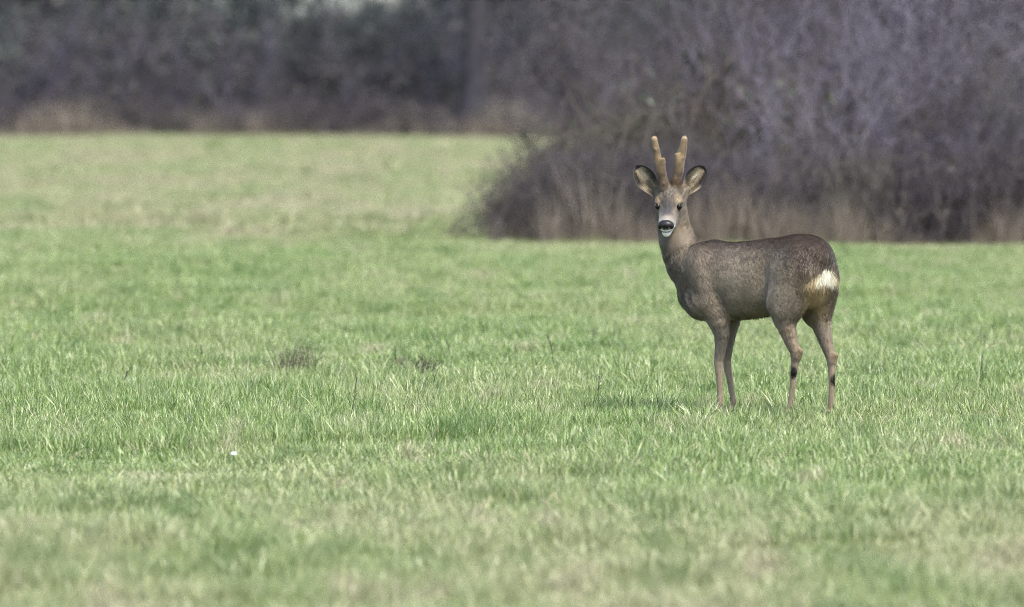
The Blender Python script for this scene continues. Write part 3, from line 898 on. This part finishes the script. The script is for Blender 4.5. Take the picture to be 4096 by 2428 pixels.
def coat(P, n=None, seed=3):
    """colour of the hair at a point of the deer (linear rgb)"""
    t, w = tw(P); z = P[:, 2]; x = P[:, 0]
    a, b, c = head_coords(P)
    N1 = SineNoise(seed, 6.0)(P); N2 = SineNoise(seed + 1, 19.0)(P)
    col = np.tile(np.array([[.128, .103, .076]]), (len(P), 1))
    col = mixc(col, (.172, .140, .104), sstep(-.1, .8, N1) * .7)
    back = sstep(.585, .715, z + .02 * N2 + .035 * sstep(.25, .02, t)) * sstep(.78, .60, t)
    col = mixc(col, (.058, .046, .039), back * .92)
    col = mixc(col, (.058, .042, .034), sstep(.20, .04, t) * sstep(.56, .66, z + .02 * N2) * .9)
    col = mixc(col, (.080, .066, .042), sstep(.43, .39, z) * sstep(.10, .16, np.minimum(t, .7 - t)) * sstep(.10, .06, np.abs(w)) * .8)   # belly
    col = col * 1.22
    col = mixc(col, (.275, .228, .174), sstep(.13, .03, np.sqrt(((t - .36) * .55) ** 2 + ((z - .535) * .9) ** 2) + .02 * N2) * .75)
    col = mixc(col, (.230, .190, .146), sstep(.10, .03, np.sqrt(((t - .15) * .8) ** 2 + ((z - .475) * .8) ** 2) + .015 * N2) * (w < 0) * .8)  # highlight on the left thigh, painted into the coat
    # front of the breast and neck
    neck = sstep(.62, .72, t) * sstep(.40, .46, z)
    col = mixc(col, (.082, .066, .050), neck * .8)
    col = mixc(col, (.175, .143, .104), neck * sstep(.655, .715, x + .02 * N1) * sstep(.60, .68, z) * .75)
    # legs
    leg = sstep(.42, .33, z)
    col = mixc(col, (.150, .126, .102), leg)
    low = sstep(.255, .19, z + .012 * N2)
    col = mixc(col, (.215, .168, .115), low)
    hind = sstep(.33, .25, t)
    inner = sstep(.045, .020, np.abs(w)) * sstep(.42, .36, z)
    col = mixc(col, (.24, .19, .12), inner * .6)
    # buff hocks and rear edge of the hind legs
    for hp in (B(.072, -.072, .27), B(.012, .072, .25)):
        d = np.linalg.norm(P - hp, axis=1); col = mixc(col, (.21, .155, .095), sstep(.034, .012, d) * .6)
    rear = sstep(.075, .015, t - .12 * sstep(.40, .36, z) * (w < 0)) * sstep(.50, .44, z) * sstep(.20, .28, z)
    col = mixc(col, (.20, .135, .075), rear * .4)
    # rump: cream disc, buff below
    zc = .572 - .034 * (np.abs(w) / .09) ** 1.2
    q = np.sqrt((w / .104) ** 2 + ((z - zc) / (.032 - .008 * np.abs(w) / .09)) ** 2) + .2 * N2
    rump = sstep(1.25, .72, q) * sstep(.10, .05, t) * (1 - .3 * sstep(.03, .08, np.abs(w)))
    buff = sstep(.105, .05, t) * sstep(.56, .53, z) * sstep(.37, .45, z) * sstep(.075, .035, np.abs(w + .030 + .25 * (z - .5)))
    col = mixc(col, (.38, .28, .15), buff * .85)
    col = mixc(col, (.62, .49, .31), rump)
    col = mixc(col, (.90, .85, .70), rump * sstep(.075, .035, np.abs(w)))
    # metatarsal glands
    for gp in (B(.100, -.088, .188), B(.012, .074, .158)):
        d = np.linalg.norm((P - gp) * np.array([1, 1, .8]), axis=1); col = mixc(col, (.006, .005, .005), sstep(.026, .015, d))
    # hooves
    col = mixc(col, (.015, .013, .012), sstep(.032, .026, z))
    # head
    head = sstep(.17, .145, np.sqrt((a / 1.0) ** 2 + (b * 1.15) ** 2 + (c + .0) ** 2)) * (sstep(.742, .762, z + .06 * sstep(.03, .06, a) * sstep(-.080, -.068, c)))
    hc = np.tile(np.array([[.160, .133, .102]]), (len(P), 1))
    top = sstep(-.005, .022, c)
    hc = mixc(hc, (.150, .128, .106), top * sstep(.012, -.02, a) * sstep(.045, .03, np.abs(b)))
    hc = mixc(hc, (.032, .027, .025), top * sstep(.012, -.02, a) * sstep(.035, .02, np.abs(b)) * sstep(.1, .9, SineNoise(51, 95., 3, 20)(P)) * .95)
    hc = mixc(hc, (.046, .043, .048), sstep(.000, .012, c + .01) * sstep(-.030, .030, a) * sstep(.034, .012, np.abs(b) + .10 * np.clip(a - .045, 0, 1) + .004 * SineNoise(52, 40.)(P)) * sstep(.098, .055, a))
    hc = mixc(hc, (.100, .066, .038), sstep(-.050, -.075, a) * sstep(.015, .04, c) * sstep(.062, .045, np.abs(b)))
    for s in (-1, 1):
        d = np.sqrt((a + .014) ** 2 + (b - s * .034) ** 2 + ((c - .028)) ** 2); hc = mixc(hc, (.30, .235, .148), sstep(.028, .006, d) * .75)
        d = np.sqrt((a - .0085) ** 2 + (b - s * .0485) ** 2 + ((c - .0105)) ** 2); hc = mixc(hc, (.030, .024, .021), sstep(.0165, .0125, d) * .95)
        d = np.sqrt(((a - .022) / 1.5) ** 2 + (b - s * .037) ** 2 + (c - .002) ** 2); hc = mixc(hc, (.09, .075, .065), sstep(.014, .006, d) * .55)
    hc = mixc(hc, (.22, .20, .18), sstep(.070, .086, a) * .8)                       # pale ring behind the nose
    for s in (-1, 1):
        d = np.sqrt((a + .074) ** 2 + (b - s * .027) ** 2 + (c - .068) ** 2); hc = mixc(hc, (.085, .055, .032), sstep(.036, .022, d))
    hc = hc * (1 + .30 * np.clip(SineNoise(53, 55., 3, 18)(P), -1, 1) * sstep(.075, .05, a))[:, None]
    lip = sstep(.086, .095, a) * sstep(-.020, -.030, c)
    hc = mixc(hc, (.030, .026, .026), lip * sstep(-.040, -.034, c) * sstep(.010, .016, np.abs(b)) * sstep(.026, .02, np.abs(b)) * .0)
    hc = mixc(hc, (.88, .86, .82), np.maximum(sstep(.066, .084, a) * sstep(-.030, -.036, c) * sstep(-.080, -.066, c), sstep(.094, .100, a) * sstep(-.012, -.018, c)))
    hc = mixc(hc, (.012, .010, .010), sstep(.075, .085, a) * sstep(.0045, .002, np.abs(c + .0275 - .004 * np.cos(b * 90))) * .9)
    hc = mixc(hc, (.150, .120, .076), sstep(.05, .01, a) * sstep(-.05, -.075, c))
    col = col * (1 - head[:, None]) + hc * head[:, None]
    th = sstep(.690, .722, z + .008 * N2) * sstep(.775, .745, z) * sstep(.72, .66, x) * sstep(.075, .045, a) * (np.linalg.norm(P - HO, axis=1) < .25)
    col = mixc(col, (.125, .097, .058), th * .8)
    return col

def flow(P):
    """direction the coat lies in"""
    t, w = tw(P); z = P[:, 2]
    a, b, c = head_coords(P)
    d = -FWD[None] * .85 + np.array([[0, 0, -.55]])
    d = np.repeat(d, len(P), 0) if len(d) == 1 else d
    leg = sstep(.45, .38, z)[:, None]
    d = d * (1 - leg) + np.array([[0, 0, -1.0]]) * leg
    nk = (sstep(.62, .70, t) * sstep(.50, .60, z))[:, None]
    d = d * (1 - nk) + (np.array([[0, 0, -1.0]]) - FWD * .25) * nk
    hd = sstep(.17, .14, np.sqrt(a * a + b * b + c * c))[:, None]
    d = d * (1 - hd) + (-HF[None] + HR[None] * np.sign(b)[:, None] * .3) * hd
    rp = (sstep(.06, .02, t) * sstep(.46, .5, z))[:, None]
    d = d * (1 - rp) + (np.array([[0, 0, -1.0]]) + RGT[None] * np.sign(w)[:, None] * .35) * rp
    return unit(d)

def strands(P, Nn, D, length, width, col, lift, g, curve=.25):
    """short hairs as two-step tapering blades that keep the normal of the skin below"""
    n = len(P)
    tan = unit(D - Nn * (D * Nn).sum(1)[:, None] + g.normal(0, .16, (n, 3)))
    side = unit(np.cross(tan, Nn))
    d1 = unit(tan + Nn * lift[:, None]); d2 = unit(tan + Nn * (lift * curve)[:, None])
    L_ = length[:, None]
    p0 = P - Nn * .001; p1 = p0 + d1 * L_ * .5; p2 = p1 + d2 * L_ * .5
    W_ = (width * .5)[:, None]
    V = np.stack([p0 - side * W_, p0 + side * W_, p1 - side * W_ * .8, p1 + side * W_ * .8, p2], 1).reshape(-1, 3)
    F = (np.arange(n)[:, None, None] * 5 + np.array([(0, 1, 3), (0, 3, 2), (2, 3, 4)])[None]).reshape(-1, 3)
    nn = unit(Nn + tan * .25 + g.normal(0, .18, (n, 3)))
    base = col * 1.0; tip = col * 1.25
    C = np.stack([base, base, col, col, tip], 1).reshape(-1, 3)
    return V, F, np.repeat(nn, 5, 0), np.clip(C, 0, .95)

def sample(V, T, area, n, g):
    i = g.choice(len(T), n, p=area / area.sum())
    u = g.random((n, 2)); u[u.sum(1) > 1] = 1 - u[u.sum(1) > 1]
    w = np.stack([1 - u.sum(1), u[:, 0], u[:, 1]], 1)
    return i, w

def coat_material(name, rough=.62, sheen=.25):
    m, nt, P, N, L = new_mat(name)
    at = N.new('ShaderNodeAttribute'); at.attribute_name = 'coat'
    L.new(at.outputs['Color'], P.inputs['Base Color'])
    P.inputs['Roughness'].default_value = rough
    P.inputs['Specular IOR Level'].default_value = .25
    P.inputs['Sheen Weight'].default_value = sheen
    P.inputs['Sheen Roughness'].default_value = .5
    return m
MAT_COAT = coat_material('deer_coat')
def hair_material(name, trans):
    m = coat_material(name, .7, .1)
    N, L = m.node_tree.nodes, m.node_tree.links
    at = [n for n in N if n.type == 'ATTRIBUTE'][0]
    tr = N.new('ShaderNodeBsdfTranslucent'); L.new(at.outputs['Color'], tr.inputs[0])
    mx = N.new('ShaderNodeMixShader'); mx.inputs[0].default_value = trans
    L.new(N['Principled BSDF'].outputs[0], mx.inputs[1]); L.new(tr.outputs[0], mx.inputs[2])
    L.new(mx.outputs[0], N['Material Output'].inputs[0])
    return m
MAT_HAIR = hair_material('deer_hair', .42)
MAT_VELVET_HAIR = hair_material('velvet_hair', .42)
MAT_VELVET = coat_material('antler_velvet', .8, .5)

def gloss_material(name, col, rough, bump=0.0):
    m, nt, P, N, L = new_mat(name)
    P.inputs['Base Color'].default_value = (*col, 1); P.inputs['Roughness'].default_value = rough
    P.inputs['Specular IOR Level'].default_value = .22
    if bump:
        geo = N.new('ShaderNodeNewGeometry')
        f = noise(N, L, geo.outputs['Position'], 260, 2)
        b = N.new('ShaderNodeBump'); b.inputs['Strength'].default_value = bump; b.inputs['Distance'].default_value = .001
        L.new(f, b.inputs['Height']); L.new(b.outputs[0], P.inputs['Normal'])
    return m

def build_deer():
    g = np.random.default_rng(44)
    root = bpy.data.objects.new('roe_deer', None); COL.objects.link(root)
    root.location = (0, 45.5, 0.0); root.empty_display_size = .3
    tag(root, 'grey-brown roebuck with velvet antlers and white rump standing in the grass, head turned', 'deer')
    f = build_body_field()
    V, Q = f.mesh()
    V = smooth_mesh(V, Q, 2)
    Nn, T, area = vnormals(V, Q)
    if (Nn * (V - V.mean(0))).sum() < 0:
        Q = Q[:, ::-1].copy(); Nn, T, area = vnormals(V, Q)
    body = obj('body', np_mesh('body', V, Q, {'coat': coat(V) * .88}, smooth=True), MAT_COAT, root)
    # fur
    n = 270000
    wgt = area * (1 + 5.0 * sstep(.66, .75, V[T].mean(1)[:, 2]))
    i, bw = sample(V, T, wgt, n, g)
    P = (V[T[i]] * bw[..., None]).sum(1); N2 = unit((Nn[T[i]] * bw[..., None]).sum(1))
    a, b, c = head_coords(P); t, w = tw(P); z = P[:, 2]
    keep = (z > .03)
    for s in (-1, 1):
        keep &= np.sqrt((a - .0095) ** 2 + (b - s * .049) ** 2 + (c - .0105) ** 2) > .0135
    keep &= ~((a > .100) & (a < .16) & (np.abs(b) < .05) & (c > -.020) & (c < .04))
    P, N2, a, b, c, t, w, z = (q[keep] for q in (P, N2, a, b, c, t, w, z)); n = len(P)
    col = coat(P + g.normal(0, .0045, (n, 3)) * np.where(np.linalg.norm(P - HO, axis=1) < .16, .35, 1)[:, None])
    fl = flow(P)
    clump = SineNoise(61, 75.0, 3, 26)(P - fl * (P * fl).sum(1)[:, None] * .8)
    col = col * (1 + .30 * np.clip(clump, -1, 1))[:, None]
    hr = np.linalg.norm(P - Hd(.0, 0, -.01), axis=1)
    k = g.random(n)
    mul = np.where(k < .30, .80, np.where(k > .80, 1.28, 1.0)) * g.uniform(.85, 1.15, n)
    mul = np.where((z < .40) | (hr < .15), 1 + (mul - 1) * np.where((c > .01) & (np.abs(b) < .035), .8, .35), mul)
    bright = col.mean(1) > .45
    mul = np.where(bright, g.uniform(.97, 1.10, n), mul)
    col = col * mul[:, None]
    ln = np.full(n, .0125); ln = np.where(z < .40, .0085, ln); ln = np.where(z < .25, .0065, ln)
    hd = np.sqrt(a * a + b * b + c * c) < .135
    hr = np.linalg.norm(P - Hd(.0, 0, -.01), axis=1); hk = sstep(.19, .115, hr); ln = ln * (1 - hk) + (.0085 - .0045 * sstep(.0, .09, a)) * hk
    q = (t < .07) & (z > .50) & (z < .60); ln = np.where(q, .019, ln)
    for gp in (B(.100, -.088, .188), B(.012, .074, .158)):
        ln = np.where(np.linalg.norm(P - gp, axis=1) < .022, .013, ln)
    ln = ln * g.uniform(.7, 1.25, n)
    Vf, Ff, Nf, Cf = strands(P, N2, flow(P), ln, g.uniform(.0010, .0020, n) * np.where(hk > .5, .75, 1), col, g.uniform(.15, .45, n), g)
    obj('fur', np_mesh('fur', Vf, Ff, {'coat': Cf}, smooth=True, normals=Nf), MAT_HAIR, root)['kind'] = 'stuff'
    # eyes
    for s in (-1, 1):
        ec = Hd(.0080, s * .0432, .0120)
        me = bpy.data.meshes.new('eye')
        import bmesh
        bm = bmesh.new(); bmesh.ops.create_uvsphere(bm, u_segments=24, v_segments=16, radius=.0122)
        for fc in bm.faces: fc.smooth = True
        bm.to_mesh(me); bm.free()
        obj('eye', me, MAT_EYE, root, ec)
    # nose pad
    nf = Field(HO - .2, HO + .2, .0016)
    HA = np.stack([HF, HR, HU])
    nf.ell(Hd(.1115, 0, .003), HA, (.020, .0300, .0165), .006)
    nf.ell(Hd(.117, 0, -.010), HA, (.0120, .0140, .0145), .008)
    for s in (-1, 1):
        nf.ell(Hd(.112, s * .0235, -.005), HA, (.014, .0100, .0125), .006)
        nf.ell(Hd(.131, s * .0165, -.0050), HA, (.012, .0062, .0042), .003, carve=True)
    nf.ell(Hd(.135, 0, -.008), HA, (.008, .0012, .02), .003, carve=True)
    Vn, Qn = nf.mesh(); Vn = smooth_mesh(Vn, Qn, 1)
    obj('nose', np_mesh('nose', Vn, Qn, smooth=True), MAT_NOSE, root)
    # antlers
    def antler(base, main, mr, tine, tr, seed):
        lo = np.min(main + tine + [base], 0) - .05; hi = np.max(main + tine + [base], 0) + .05
        af = Field(lo, hi, .0024)
        af.chain([base] + main, mr, .012)
        af.chain(tine, tr, .014)
        gg = np.random.default_rng(seed)
        for i in range(14):
            k = gg.integers(0, 5); u = gg.random(); pts = [base] + main
            p = pts[k] * (1 - u) + pts[k + 1] * u + unit(gg.normal(0, 1, 3)) * mr[k] * .9
            af.ell(p, np.eye(3), (.0045, .0045, .006), .006)
        Va, Qa = af.mesh(); Va = smooth_mesh(Va, Qa, 1)
        Na, Ta, Aa = vnormals(Va, Qa)
        if (Na * (Va - Va.mean(0))).sum() < 0:
            Qa = Qa[:, ::-1].copy(); Na, Ta, Aa = vnormals(Va, Qa)
        def vc(P):
            zz = P[:, 2]; nz = SineNoise(seed, 22.)(P)
            cc = np.tile(np.array([[.160, .114, .064]]), (len(P), 1))
            cc = mixc(cc, (.060, .040, .024), sstep(1.045, .965, zz + .02 * nz) * .85)
            cc = mixc(cc, (.075, .050, .030), sstep(.1, .9, nz) * .65)
            cc = mixc(cc, (.30, .23, .16), sstep(1.105, 1.125, zz) * .6)
            return cc
        m = obj('antler', np_mesh('antler', Va, Qa, {'coat': vc(Va)}, smooth=True), MAT_VELVET, root)
        i, bw = sample(Va, Ta, Aa, 9000, g)
        P = (Va[Ta[i]] * bw[..., None]).sum(1); N3 = unit((Na[Ta[i]] * bw[..., None]).sum(1))
        cc = vc(P) * g.uniform(.75, 1.35, len(P))[:, None]
        Vv, Fv, Nv, Cv = strands(P, N3, np.tile(UP, (len(P), 1)), g.uniform(.003, .0065, len(P)), g.uniform(.0008, .0014, len(P)), cc * 1.35, g.uniform(1., 2.5, len(P)), g, .9)
        o = obj('velvet', np_mesh('velvet', Vv, Fv, {'coat': Cv}, smooth=True, normals=Nv), MAT_VELVET_HAIR, m); o['kind'] = 'stuff'
    Yb = Hd(-.078, 0, .078)[1]
    A = lambda x, z, dy=0.0: np.array([x, Yb + dy, z])
    antler(A(.6135, .915), [A(.6125, .941), A(.6045, .975, .001), A(.594, 1.008, .003), A(.5845, 1.050, .005), A(.578, 1.093, .004), A(.5745, 1.117, .002)], [.0215, .0208, .0195, .0182, .0172, .0148, .0122],
           [A(.602, .985, -.004), A(.609, 1.020, -.011), A(.6105, 1.034, -.014)], [.016, .0108, .0086], 71)
    antler(A(.6625, .915), [A(.6635, .941), A(.669, .975, .001), A(.677, 1.010, .003), A(.6855, 1.050, .005), A(.692, 1.088, .004), A(.6965, 1.118, .002)], [.0215, .0210, .0203, .0188, .0165, .0150, .0122],
           [A(.672, .990, -.004), A(.668, 1.035, -.010), A(.666, 1.053, -.012)], [.016, .0116, .0090], 72)
    # ears: cupped leaf shapes with a rolled dark rim
    def ear(base, tip, s, seed):
        gg = np.random.default_rng(seed)
        ax = unit(tip - base); Ln = np.linalg.norm(tip - base)
        nrm = unit(np.array([s * .10, -1.0, .10])); nrm = unit(nrm - ax * (nrm @ ax)); sd_ = np.cross(ax, nrm)
        nu, nv = 22, 17
        V, C = [], []
        def prof(v):
            e = math.sqrt(max(0.0, 1 - ((v - .50) / .50) ** 2)) if v > .5 else 1.0
            return .0420 * e * (.36 + .64 * float(sstep(-.12, .56, np.float64(v)))) + .0008
        Pin, Pout = [], []
        for i in range(nu):
            v = i / (nu - 1)
            hw = prof(v) if v < .995 else .005
            for j in range(nv):
                u = -1 + 2 * j / (nv - 1)
                cup = .024 * (1 - abs(u) ** 2.2) * math.sin(math.pi * min(1, .25 + .70 * v)) ** .8
                fold = .010 * (1 - v) * abs(u) ** 3
                p = base + ax * (Ln * (v * .985 + .015 * (1 - u * u) * v)) + sd_ * (u * hw) - nrm * (cup) + nrm * fold
                Pin.append(p); Pout.append(p - nrm * (.0035 * (1 - abs(u) ** 4) + .001) - ax * 0)
        Pin, Pout = np.array(Pin), np.array(Pout)
        uu = np.tile(np.abs(np.linspace(-1, 1, nv)), nu); us = np.tile(np.linspace(-1, 1, nv), nu); vv = np.repeat(np.linspace(0, 1, nu), nv)
        def incol(P, us, vv):
            cc = np.tile(np.array([[.36, .31, .22]]), (len(us), 1))
            cc = mixc(cc, (.07, .052, .036), sstep(.25, .75, np.abs(np.sin(us * 5.0 + vv * 3 + seed))) * sstep(.95, .3, vv) * .75)
            cc = mixc(cc, (.82, .78, .68), sstep(.22, .05, np.abs(us * -s - .25)) * sstep(.35, .5, vv) * sstep(.85, .65, vv) * .8)
            out = us * s > 0
            edge = np.maximum(sstep(.64 - .16 * out, .78 - .10 * out, np.abs(us)), sstep(.82, .91, vv)) * sstep(.12, .45, vv - .10 * out)
            return mixc(cc, (.014, .012, .012), edge)
        ci = incol(Pin, us, vv)
        co = np.tile(np.array([[.125, .10, .08]]), (len(us), 1)); co = mixc(co, (.014, .012, .012), np.maximum(sstep(.8, .97, uu), sstep(.8, .92, vv)))
        V = np.concatenate([Pin, Pout]); C = np.concatenate([ci, co]); o = nu * nv
        Fq = []
        for i in range(nu - 1):
            for j in range(nv - 1):
                q = (i * nv + j, i * nv + j + 1, (i + 1) * nv + j + 1, (i + 1) * nv + j)
                Fq.append(q[::-1]); Fq.append(tuple(k + o for k in q))
        for i in range(nu - 1):
            for j in (0, nv - 1):
                Fq.append((i * nv + j, (i + 1) * nv + j, (i + 1) * nv + j + o, i * nv + j + o))
        for i in (0, nu - 1):
            for j in range(nv - 1):
                Fq.append((i * nv + j, i * nv + j + 1, i * nv + j + 1 + o, i * nv + j + o))
        e = obj('ear', np_mesh('ear', V, Fq, {'coat': C}, smooth=True), MAT_COAT, root)
        # ear hair: long pale hair inside, short dark on the rim
        m = 5200
        fi = gg.random(m) * (nu - 1.01); fj = gg.random(m) * (nv - 1.01)
        i0, j0 = fi.astype(int), fj.astype(int); du, dv = (fi - i0)[:, None], (fj - j0)[:, None]
        k = i0 * nv + j0
        P = Pin[k] * (1 - du) * (1 - dv) + Pin[k + nv] * du * (1 - dv) + Pin[k + 1] * (1 - du) * dv + Pin[k + nv + 1] * du * dv
        us_ = -1 + 2 * fj / (nv - 1); vv_ = fi / (nu - 1)
        cc = incol(P, us_, vv_) * gg.uniform(.7, 1.3, m)[:, None]
        D = ax[None] * .6 - sd_[None] * us_[:, None] * 1.0 + gg.normal(0, .3, (m, 3))
        ln = np.where((np.abs(us_) > .75) | (vv_ > .84), .003, .014) * gg.uniform(.6, 1.4, m)
        Ne = unit(np.tile(nrm, (m, 1)) - sd_[None] * us_[:, None] * .5)
        Vv, Fv, Nv, Cv = strands(P, Ne, unit(D), ln, gg.uniform(.0008, .0015, m), cc, gg.uniform(.2, .7, m), gg, .5)
        oo = obj('ear_hair', np_mesh('ear_hair', Vv, Fv, {'coat': Cv}, smooth=True, normals=Nv), MAT_HAIR, e); oo['kind'] = 'stuff'
    ye = Hd(-.085, 0, .015)[1]
    ear(np.array([.583, ye - .006, .897]), np.array([.501, ye - .012, 1.010]), -1, 81)
    ear(np.array([.697, ye - .006, .900]), np.array([.777, ye - .012, 1.008]), 1, 82)
    return root
MAT_EYE = gloss_material('eye_dark', (.008, .006, .005), .08)
MAT_NOSE = gloss_material('wet_nose', (.012, .011, .013), .38, .5)
build_deer()

# ------------------------------------------------------------------ small things in the grass
def at_row(px, py):
    d = 45500.0 * CAM_H / (py - 120.0)
    return (px - 2048) / 45500.0 * d, d

def weed_mesh(seed, n, rad, lmin, lmax, wid, spread):
    g = np.random.default_rng(seed)
    segs = []
    for i in range(n):
        a = g.uniform(0, 6.28); r = rad * math.sqrt(g.random())
        p = np.array([math.cos(a) * r, math.sin(a) * r, -.02]); L_ = g.uniform(lmin, lmax)
        d = unit(np.array([g.normal(0, spread), g.normal(0, spread), 1.0])); w = wid * g.uniform(.6, 1.2)
        for k in range(4):
            q = p + d * L_ / 4; segs.append(np.concatenate([p, q, [w * (1 - .2 * k), w * (.8 - .2 * k) + .0002]]))
            if g.random() < .5 and k > 0:
                e = unit(d + g.normal(0, .6, 3)); segs.append(np.concatenate([p, p + e * L_ * .2, [w * .6, w * .2]]))
            d = unit(d + g.normal(0, .16, 3)); p = q
    return np_mesh('dead_stems', *tubes(segs))
MAT_WEED_D = bark_material('blackened_stem', (.022, .018, .016), (.075, .06, .05), 60)
MAT_WEED_G = bark_material('grey_stem', (.085, .07, .055), (.20, .165, .13), 60)
for k, (px, py, n, rad, l0, l1, w, sp, mat, lab) in enumerate((
        (1190, 1492, 95, .10, .06, .19, .0024, .22, MAT_WEED_D, 'blackened tuft of dead upright weed stems in the meadow grass'),
        (1565, 1488, 75, .10, .05, .12, .0022, .6, MAT_WEED_G, 'low greyish tuft of withered stems beside a darker dead clump'),
        (1685, 1512, 75, .055, .05, .14, .0026, .45, MAT_WEED_D, 'small dark brown dead clump near the greyish withered tuft'),
        (3770, 1500, 30, .06, .06, .10, .0017, .6, MAT_WEED_D, 'tiny dark dead tuft in the grass behind the deer'))):
    x, d = at_row(px, py)
    o = obj('dead_weed', weed_mesh(900 + k, n, rad, l0, l1, w, sp), mat, None, (x, d, gz(x, d)))
    tag(o, lab, 'weed')
def stalk_mesh(seed, h):
    g = np.random.default_rng(seed); segs = []
    p = np.array([0, 0, -.02]); d = unit(np.array([g.normal(0, .12), g.normal(0, .12), 1]))
    for k in range(7):
        q = p + d * h / 7; segs.append(np.concatenate([p, q, [.0016, .0014]]))
        if k > 3:
            for _ in range(4):
                e = unit(d + g.normal(0, .5, 3)); s = p + (q - p) * g.random()
                segs.append(np.concatenate([s, s + e * .018, [.0016, .0005]]))
        d = unit(d + g.normal(0, .07, 3)); p = q
    return np_mesh('stalk', *tubes(segs))
for k, (px, py, h) in enumerate(((2222, 1500, .20), (1575, 1500, .14), (1810, 1480, .16), (2370, 1400, .12), (3925, 1570, .17), (3945, 1420, .12), (820, 1470, .12), (2395, 1640, .16), (470, 1560, .12), (1390, 1700, .22))):
    x, d = at_row(px, py)
    o = obj('dry_stalk', stalk_mesh(950 + k, h), MAT_STRAW, None, (x, d, gz(x, d)))
    tag(o, 'single thin dry seed stalk standing above the meadow grass', 'stalk', 'dry seed stalks in the meadow')
# one small white flower
def flower():
    x, d = at_row(936, 1872); z = gz(x, d)
    e = bpy.data.objects.new('daisy', None); COL.objects.link(e); e.location = (x, d, z); e.rotation_euler = (R(28), 0, 0); e.scale = (.8, .8, .8)
    tag(e, 'single small white flower low in the foreground grass', 'flower')
    V, F = [], []
    for k in range(16):
        th = 2 * math.pi * k / 16; c, s = math.cos(th), math.sin(th)
        i = len(V)
        for r, hw, zz in ((.004, .0012, .0), (.010, .0022, .002), (.0135, .0012, .001)):
            V += [(c * r - s * hw, s * r + c * hw, .098 + zz), (c * r + s * hw, s * r - c * hw, .098 + zz)]
        F += [(i, i + 1, i + 3, i + 2), (i + 2, i + 3, i + 5, i + 4)]
    m, nt, P, N, L = new_mat('white_petal'); P.inputs['Base Color'].default_value = (.40, .43, .50, 1)
    obj('petals', np_mesh('petals', V, F), m, e)
    import bmesh
    bm = bmesh.new(); bmesh.ops.create_uvsphere(bm, u_segments=12, v_segments=8, radius=.0045)
    me = bpy.data.meshes.new('flower_centre'); bm.to_mesh(me); bm.free()
    m2, nt, P, N, L = new_mat('yellow_centre'); P.inputs['Base Color'].default_value = (.6, .42, .05, 1)
    o = obj('flower_centre', me, m2, e, (0, 0, .099)); o.scale = (1, 1, .6)
    m3, nt, P, N, L = new_mat('flower_stem'); P.inputs['Base Color'].default_value = (.09, .16, .04, 1)
    obj('stem', np_mesh('stem', *tubes([np.array([0, 0, -.02, .002, 0, .05, .0012, .0011]), np.array([.002, 0, .05, 0, 0, .098, .0011, .001])])), m3, e)
flower()
